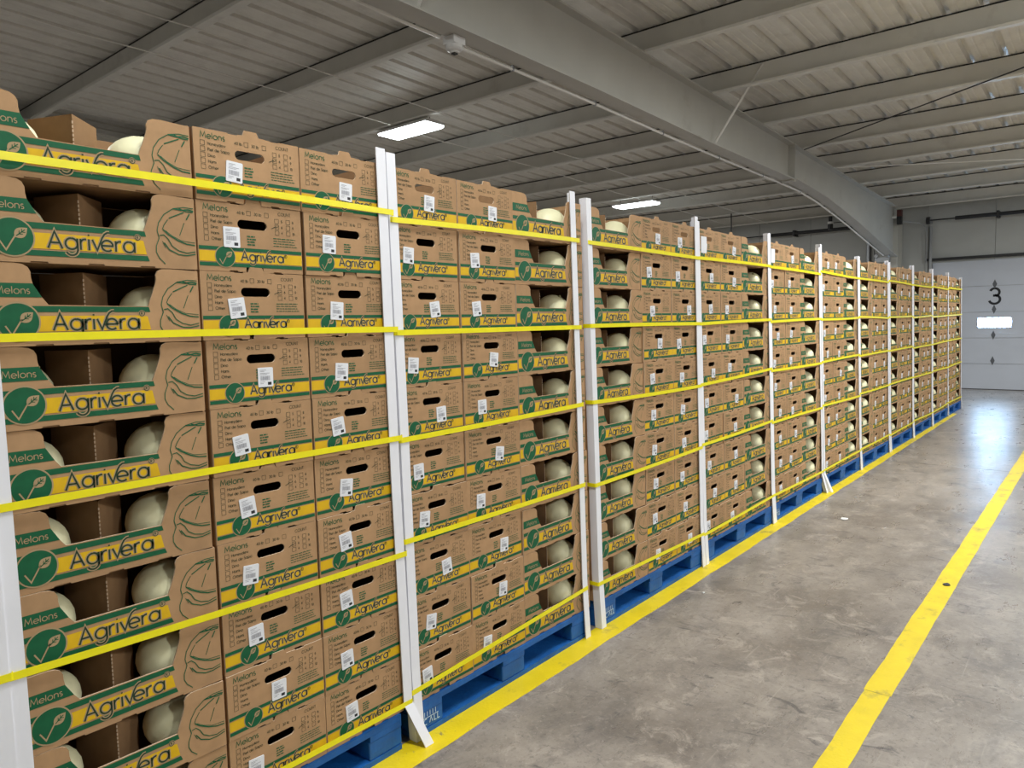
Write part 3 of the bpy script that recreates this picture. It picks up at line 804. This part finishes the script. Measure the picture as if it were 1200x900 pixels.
# pallet kit
PW, PD = 1.055, 1.22
def pallet_meshes():
    d = {}
    m = MB().box(0, PW, 0, 0.14, 0.102, 0.1215, BLUE); d['lead'] = m.mesh('deck_board')
    m = MB().box(0, PW, 0, 0.09, 0.102, 0.1215, BLUE); d['deck'] = m.mesh('deck_board')
    m = MB().box(0, 0.13, 0, PD, 0.082, 0.1015, BLUE); d['string'] = m.mesh('stringer_board')
    m = MB().box(0, PW, 0, 0.13, 0.0015, 0.020, BLUE); d['bot'] = m.mesh('bottom_board')
    m = MB().box(0, 0.13, 0.1305, PD - 0.1305, 0.0015, 0.020, BLUE); d['bots'] = m.mesh('bottom_board')
    bm = bmesh.new(); bmesh.ops.create_cube(bm, size=1.0)
    for v in bm.verts: v.co = Vector(((v.co.x + 0.5) * 0.135, (v.co.y + 0.5) * 0.125, 0.0205 + (v.co.z + 0.5) * 0.061))
    bmesh.ops.bevel(bm, geom=bm.edges[:], offset=0.003, segments=1, affect='EDGES')
    me = bpy.data.meshes.new('block'); bm.to_mesh(me); bm.free(); me.materials.append(BLUE); d['block'] = me
    p = Print()
    for k in range(6): p.line([(0.012 + k * 0.013, 0.050), (0.012 + k * 0.013, 0.068)], 0.003, STENC, 0)
    p.line([(0.008, 0.046), (0.09, 0.046)], 0.003, STENC, 0)
    p.line(arc(0.03, 0.033, 0.010, 60, 300, 8), 0.0035, STENC, 0); p.line([(0.048, 0.024), (0.055, 0.044), (0.062, 0.024)], 0.0035, STENC, 0)
    p.line([(0.070, 0.044), (0.070, 0.024), (0.080, 0.024)], 0.0035, STENC, 0); p.line([(0.086, 0.044), (0.086, 0.024), (0.096, 0.024)], 0.0035, STENC, 0)
    d['stamp'] = p.mesh('stencil_mark')
    for k, me in d.items():
        if k != 'stamp': fix_normals(me)
    return d
PM = pallet_meshes()
def build_pallet(i, x0):
    o = empty('pallet', (x0 + 0.008, YF - 0.004, 0))
    tag(o, 'blue wooden pallet under the cartons, %s' % pal_word(i).replace('pallet', 'stack'), 'pallet', 'blue pallets under the carton wall')
    add('deck_board', PM['lead'], o); add('deck_board', PM['lead'], o, (0, PD - 0.14, 0))
    for k in range(5): add('deck_board', PM['deck'], o, (0, 0.19 + k * 0.185, 0))
    for xx in (0, (PW - 0.13) / 2, PW - 0.13):
        add('stringer_board', PM['string'], o, (xx, 0, 0))
        for yy in (0.002, (PD - 0.125) / 2, PD - 0.127): add('block', PM['block'], o, (xx - (0.0025 if xx else 0), yy, 0))
    for yy in (0, PD - 0.13): add('bottom_board', PM['bot'], o, (0, yy, 0))
    for xx in (0, (PW - 0.13) / 2, PW - 0.13): add('bottom_board', PM['bots'], o, (xx, 0, 0))
    if i in (2, 3, 5): add('stencil_mark', PM['stamp'], o, (0.02, -0.0012, 0.012))

# corner boards: L section swept along a path, front leg toward +x (left corner) or -x (right corner)
def corner_board(i, side, pts, leg=0.037, deep=0.037):
    m = MB(); t = 0.0045; s = 1 if side == 'left' else -1
    rings = []
    for (px, py, pz) in pts:
        prof = [(0, 0), (s * leg, 0), (s * leg, t), (s * t, t), (s * t, deep), (0, deep)]
        rings.append([(px + a, py + b, pz) for a, b in prof])
    m.loft(rings, BOARD)
    # raw paper edges at the two leg tips
    o = m.build('corner_board', None)
    e = MB()
    for k in range(len(pts) - 1):
        (ax, ay, az), (bx, by, bz) = pts[k], pts[k + 1]
        for q0, q1 in (((s * leg, 0.0008), (s * leg, t - 0.0008)),):
            e.face([(ax + q0[0] + s * 0.0002, ay + q0[1], az), (ax + q1[0] + s * 0.0002, ay + q1[1], az), (bx + q1[0] + s * 0.0002, by + q1[1], bz), (bx + q0[0] + s * 0.0002, by + q0[1], bz)], BEDGE)
    eo = e.build('cut_edge', None, fix=False); eo.parent = o
    tag(o, 'white cardboard corner board on the %s corner, %s' % (side, pal_word(i)), 'corner board', 'white corner boards on the pallet stacks')
    return o

# strap: one flat band round the whole stack, lying on the corner boards
def strap(i, k, xl, xr, zl, zr, yl, yr):
    w2, t = 0.0088, 0.0009
    yb = YF + PD + 0.004
    dx = 0.0035
    sag = rnd.uniform(-0.004, 0.004)
    path = [(xl, yl + 0.03, zl), (xl, yl + dx, zl), (xl + dx, yl, zl)]
    for q in range(1, 10):
        f = q / 10; path.append((xl + (xr - xl) * f, yl + (yr - yl) * f, zl + (zr - zl) * f + sag * math.sin(PI * f)))
    path += [(xr - dx, yr, zr), (xr, yr + dx, zr), (xr, yr + 0.03, zr), (xr, yb - dx, zr), (xr - dx, yb, zr), (xl + dx, yb, zl), (xl, yb - dx, zl)]
    cx, cy = (xl + xr) / 2, (yl + yb) / 2
    n = len(path); rings = []
    for j, (a, b, c) in enumerate(path):
        p0 = Vector(path[j - 1][:2]); p1 = Vector(path[(j + 1) % n][:2]); d = (p1 - p0).normalized(); nn = Vector((d.y, -d.x))
        o0 = Vector((a, b)); o1 = o0 + nn * t
        rings.append([(o0.x, o0.y, c - w2), (o1.x, o1.y, c - w2), (o1.x, o1.y, c + w2), (o0.x, o0.y, c + w2)])
    rings.append(rings[0])
    m = MB(); m.loft(rings, STRAP, cap=False)
    o = m.build('strap', None)
    nth = ['topmost', 'second highest', 'middle', 'fourth highest', 'lowest'][k]
    tag(o, 'yellow plastic strap, %s one, round the cartons on the %s' % (nth, pal_word(i)), 'strap', 'yellow straps round the pallet stacks')

STRZ = {0: [(1.768, 1.774), (1.392, 1.396), (1.036, 1.041), (0.690, 0.680), (0.17, 0.165)], 1: [(1.772, 1.762), (1.395, 1.392), (1.040, 1.040), (0.678, 0.655), (0.165, 0.150)],
        2: [(1.742, 1.752), (1.381, 1.381), (1.030, 1.045), (0.692, 0.690), (0.175, 0.225)],
        3: [(1.752, 1.742), (1.385, 1.380), (1.044, 1.032), (0.668, 0.684), (0.212, 0.186)],
        4: [(1.745, 1.750), (1.378, 1.392), (1.036, 1.062), (0.695, 0.708), (0.178, 0.192)]}
NP = len(PAL)
for i, (x0, lay, lean) in enumerate(PAL):
    build_pallet(i, x0); build_stack(i, x0, lay, lean)
    x1_ = x0 + LL + 2 * WW + 0.008
    yb_ = YF - 0.0095
    xl, xr = x0 - 0.007, x1_ + 0.007
    if i == 1: xl = x0 - 0.018
    if i == 1: xr = 1.574
    if i == 2: xl, xr = 1.580, x1_ - 0.030
    tl, tr = rnd.uniform(1.935, 1.975), rnd.uniform(1.935, 1.975)
    if i == 1: tr = 1.957
    if i == 2: tl, tr = 1.952, 1.955
    if i == 3: tl = 1.945
    def pth(xx, top, kick=None, lx=0.0):
        yt = yb_ + lean * top
        if kick: return [(xx + kick[0], yb_ + kick[1], 0.0022), (xx + 0.004, yb_ + lean * 0.16 - 0.002, 0.150), (xx - lx * 0.5, yb_ + lean * 0.9, 0.9), (xx - lx, yt, top)]
        return [(xx + lx * 0.3, yb_ - 0.010, 0.0022), (xx + lx * 0.2, yb_ + lean * 0.25, 0.25), (xx - lx * 0.2, yb_ + lean, 1.0), (xx - lx, yt, top)]
    kick_r = (0.045, -0.055) if i == 1 else (0.03, -0.03) if i == 5 else None
    kick_l = (0.02, -0.055) if i == 6 else None
    corner_board(i, 'left', pth(xl, tl, kick_l, 0.012 if i in (2, 3, 4) else 0.004))
    corner_board(i, 'right', pth(xr, tr, kick_r, 0.020 if i in (1, 2) else 0.004))
    zs = STRZ.get(i)
    for k in range(5):
        if zs: zl, zr = zs[k]
        else:
            base = (1.750, 1.385, 1.042, 0.690, 0.185)[k]; zl, zr = base + rnd.uniform(-0.014, 0.014), base + rnd.uniform(-0.014, 0.014)
        strap(i, k, xl - 0.006, xr + 0.006, zl, zr, yb_ + lean * zl - 0.0030, yb_ + lean * zr - 0.0030)

# ------------------------------------------------------------------ lamps
lamp_body = None
for k, (x, yv, watt, lab) in enumerate(LAMPS):
    zc = deck_z(x) - 0.285
    o = empty('ceiling_light', (x, yv, zc)); tag(o, lab, 'ceiling light', 'LED lights hung under the roof')
    if lamp_body is None:
        m = MB(); m.box(-0.155, 0.155, -0.42, 0.42, 0.0, 0.028, PLAST); m.box(-0.06, 0.06, -0.36, 0.36, 0.028, 0.055, PLAST); m1 = m.mesh('housing'); fix_normals(m1)
        m = MB(); m.loft([[(a * sx, b * sx, z) for a, b in ((-0.150, -0.41), (0.150, -0.41), (0.150, 0.41), (-0.150, 0.41))] for sx, z in ((1, -0.001), (0.985, -0.022), (0.9, -0.034))], LED); m2 = m.mesh('diffuser'); fix_normals(m2)
        m = MB()
        for yy in (-0.33, 0.33): m.tube([(0, yy, 0.05), (0, yy, 0.21)], 0.004, DARKM, 6)
        m3 = m.mesh('hanger'); lamp_body = (m1, m2, m3)
    add('housing', lamp_body[0], o); add('diffuser', lamp_body[1], o); add('hanger', lamp_body[2], o)
    ld = bpy.data.lights.new('ceiling_light_glow', 'AREA'); ld.shape = 'RECTANGLE'; ld.size = 0.28; ld.size_y = 0.8; ld.energy = watt; ld.color = (0.97, 1.0, 0.98)
    lo = bpy.data.objects.new('ceiling_light_glow', ld); C.objects.link(lo); lo.parent = o; lo.location = (0, 0, -0.040)

# ------------------------------------------------------------------ services and small things
# conduit along the rafter's bottom flange, with clips
zf = lambda x: {True: 3.34 - 0.0024 * (x + 6), False: 0}[True]
def raf_bot(x):
    tab = [(-6, 3.34), (3.2, 3.318), (5.15, 3.293), (7.5, 3.235), (9.82, 3.205), (10.5, 3.19), (11.27, 3.135), (12.1, 3.035), (12.83, 2.94), (13.9, 2.78), (15.0, 2.62), (15.62, 2.53)]
    for (a, za), (b, zb) in zip(tab, tab[1:]):
        if a <= x <= b: return za + (zb - za) * (x - a) / (b - a)
    return tab[-1][1]
yc = 3.515
o = empty('conduit', (0, 0, 0)); tag(o, 'thin white conduit running along under the big rafter', 'conduit')
o1 = MB().tube([(x, yc + (0.03 if x < 3.2 else 0), raf_bot(x) - 0.018 + (0.04 if x < 3.0 else 0)) for x in (-2, 1, 2.6, 3.2, 3.55)], 0.011, PIPE, 8).build('pipe', o)
o2 = MB().tube([(3.72 + 0.4 * k, yc, raf_bot(3.72 + 0.4 * k) - 0.030) for k in range(30)], 0.012, PIPE, 8).build('pipe', o)
for x in (4.3, 5.4, 6.6, 7.9, 9.2, 10.6, 12.0): MB().box(x - 0.008, x + 0.008, yc - 0.013, yc + 0.013, raf_bot(x) - 0.044, raf_bot(x) - 0.006, GALV).build('pipe_clip', o)
sd = empty('smoke_detector', (3.64, 3.47, raf_bot(3.64) - 0.008)); tag(sd, 'white smoke detector on a box under the rafter', 'smoke detector')
MB().box(-0.055, 0.055, -0.05, 0.05, -0.05, 0, PLAST).build('mounting_box', sd)
MB().loft([[(math.cos(2 * PI * j / 20) * r, math.sin(2 * PI * j / 20) * r, z) for j in range(20)] for r, z in ((0.058, -0.050), (0.058, -0.072), (0.05, -0.084), (0.034, -0.092), (0.030, -0.100))], PLAST).build('sensor_head', sd, smooth=False)
MB().box(-0.016, 0.016, -0.016, 0.016, -0.108, -0.1, DARKM).build('sensor_cap', sd)

# two slack cables strung along the roof, and the cross-bracing rods
for yv, lab in ((5.91, 'thin pale cable strung under the purlins, nearer the rafter'), (6.68, 'thin pale cable strung under the purlins, farther from the rafter')):
    pts = []
    for j in range(len(PURLX) - 1, -1, -1):
        x = PURLX[j]; z = deck_z(x) - 0.240
        pts.append((x, yv + 0.02 * math.sin(x * 1.3), z))
        if j > 0: pts.append((x + 0.70, yv + 0.03 * math.sin(x * 1.3), z - 0.035))
    tag(MB().tube(pts, 0.0058, PIPE, 5).build('cable', None), lab, 'cable', 'cables under the roof')
tag(MB().tube([(10.1, 3.30, 3.615), (8.2, 0.3, 3.70)], 0.007, DARKM, 6).build('bracing_rod', None), 'thin dark steel rod crossing diagonally under the purlins', 'rod')
tag(MB().tube([(11.4, 3.30, 3.57), (12.9, 0.3, 3.50)], 0.007, PIPE, 6).build('bracing_rod', None), 'thin pale steel rod crossing under the far purlins', 'rod')
tag(MB().tube([(14.2, 6.05, 3.50), (14.2, 6.05, 2.0)], 0.012, DARKM, 6).build('hanging_conduit', None), 'thin dark conduit hanging from a purlin behind the cartons', 'conduit')

# flood lamp on the haunch, alarm strobe and twin emergency light on the column
cmr = empty('security_camera', (15.2, 4.45, 3.22)); tag(cmr, 'small black security camera with pale band above the far cartons', 'camera')
MB().tube([(0, 0, -0.11), (0, 0, 0.0)], 0.05, DARKM, 12).build('camera_body', cmr)
MB().tube([(0, 0, 0.0), (0, 0, 0.045)], 0.054, PLAST, 12).build('band', cmr)
MB().tube([(0, 0, 0.045), (0, 0, 0.15)], 0.035, DARKM, 10).build('mount', cmr)
MB().tube([(0.02, -0.05, 0.02), (0.1, -0.35, 0.03), (0.1, -0.9, -0.10)], 0.008, DARKM, 6).build('bracket_arm', cmr)
st = empty('alarm_strobe', (15.52, 3.33, 3.27)); tag(st, 'small red and black alarm strobe on the far column', 'alarm')
MB().box(-0.05, 0.05, -0.08, -0.0, 0.0, 0.12, REDM).build('horn', st)
MB().box(-0.05, 0.05, -0.08, -0.0, -0.15, -0.002, DARKM).build('back_box', st)
MB().box(-0.055, -0.02, 0.005, 0.09, -0.03, 0.01, PLAST).build('strobe_lens', st)
em = empty('emergency_light', (15.45, 3.56, 2.50)); tag(em, 'twin-headed emergency light at the foot of the rafter haunch', 'emergency light')
MB().box(-0.04, 0.06, -0.13, 0.13, -0.07, 0.02, GALV).build('battery_box', em)
for yy in (-0.10, 0.10):
    MB().loft([[(xq, yy + math.cos(2 * PI * j / 14) * r, 0.05 + math.sin(2 * PI * j / 14) * r) for j in range(14)] for xq, r in ((-0.07, 0.034), (-0.06, 0.040), (0.0, 0.028))], GALV).build('lamp_head', em)
tag(MB().tube([(15.62, 3.31, 3.20), (15.8, 3.0, 3.14), (15.85, 2.90, 3.05), (15.9, 2.90, 2.4)], 0.010, GALV, 6).build('drop_conduit', None), 'thin grey conduit from the strobe down beside the dock door', 'conduit')

# scraps on the floor
def scrap(name, x, yv, s, m, lab, cat, seed, z=0.0018):
    rr = random.Random(seed); n = 7; b = MB()
    ring = [(x + s * rr.uniform(0.5, 1) * math.cos(2 * PI * k / n), yv + s * 0.7 * rr.uniform(0.5, 1) * math.sin(2 * PI * k / n)) for k in range(n)]
    b.loft([[(a, c, z + 0.002 * rr.random()) for a, c in ring], [(a, c, z + 0.004) for a, c in ring]], m)
    tag(b.build(name, None), lab, cat)
scrap('paper_scrap', 5.28, 1.43, 0.05, PAPER, 'small white paper scrap lying on the aisle floor', 'paper', 3, 0.0004)
scrap('paper_chip', 3.42, 1.60, 0.010, PAPER, 'tiny white paper chip beside the near yellow line', 'paper', 5, 0.0004)
scrap('dark_chip', 4.26, 0.648, 0.030, DARKM, 'dark flake of rubber on the aisle line', 'debris', 6, 0.0016)
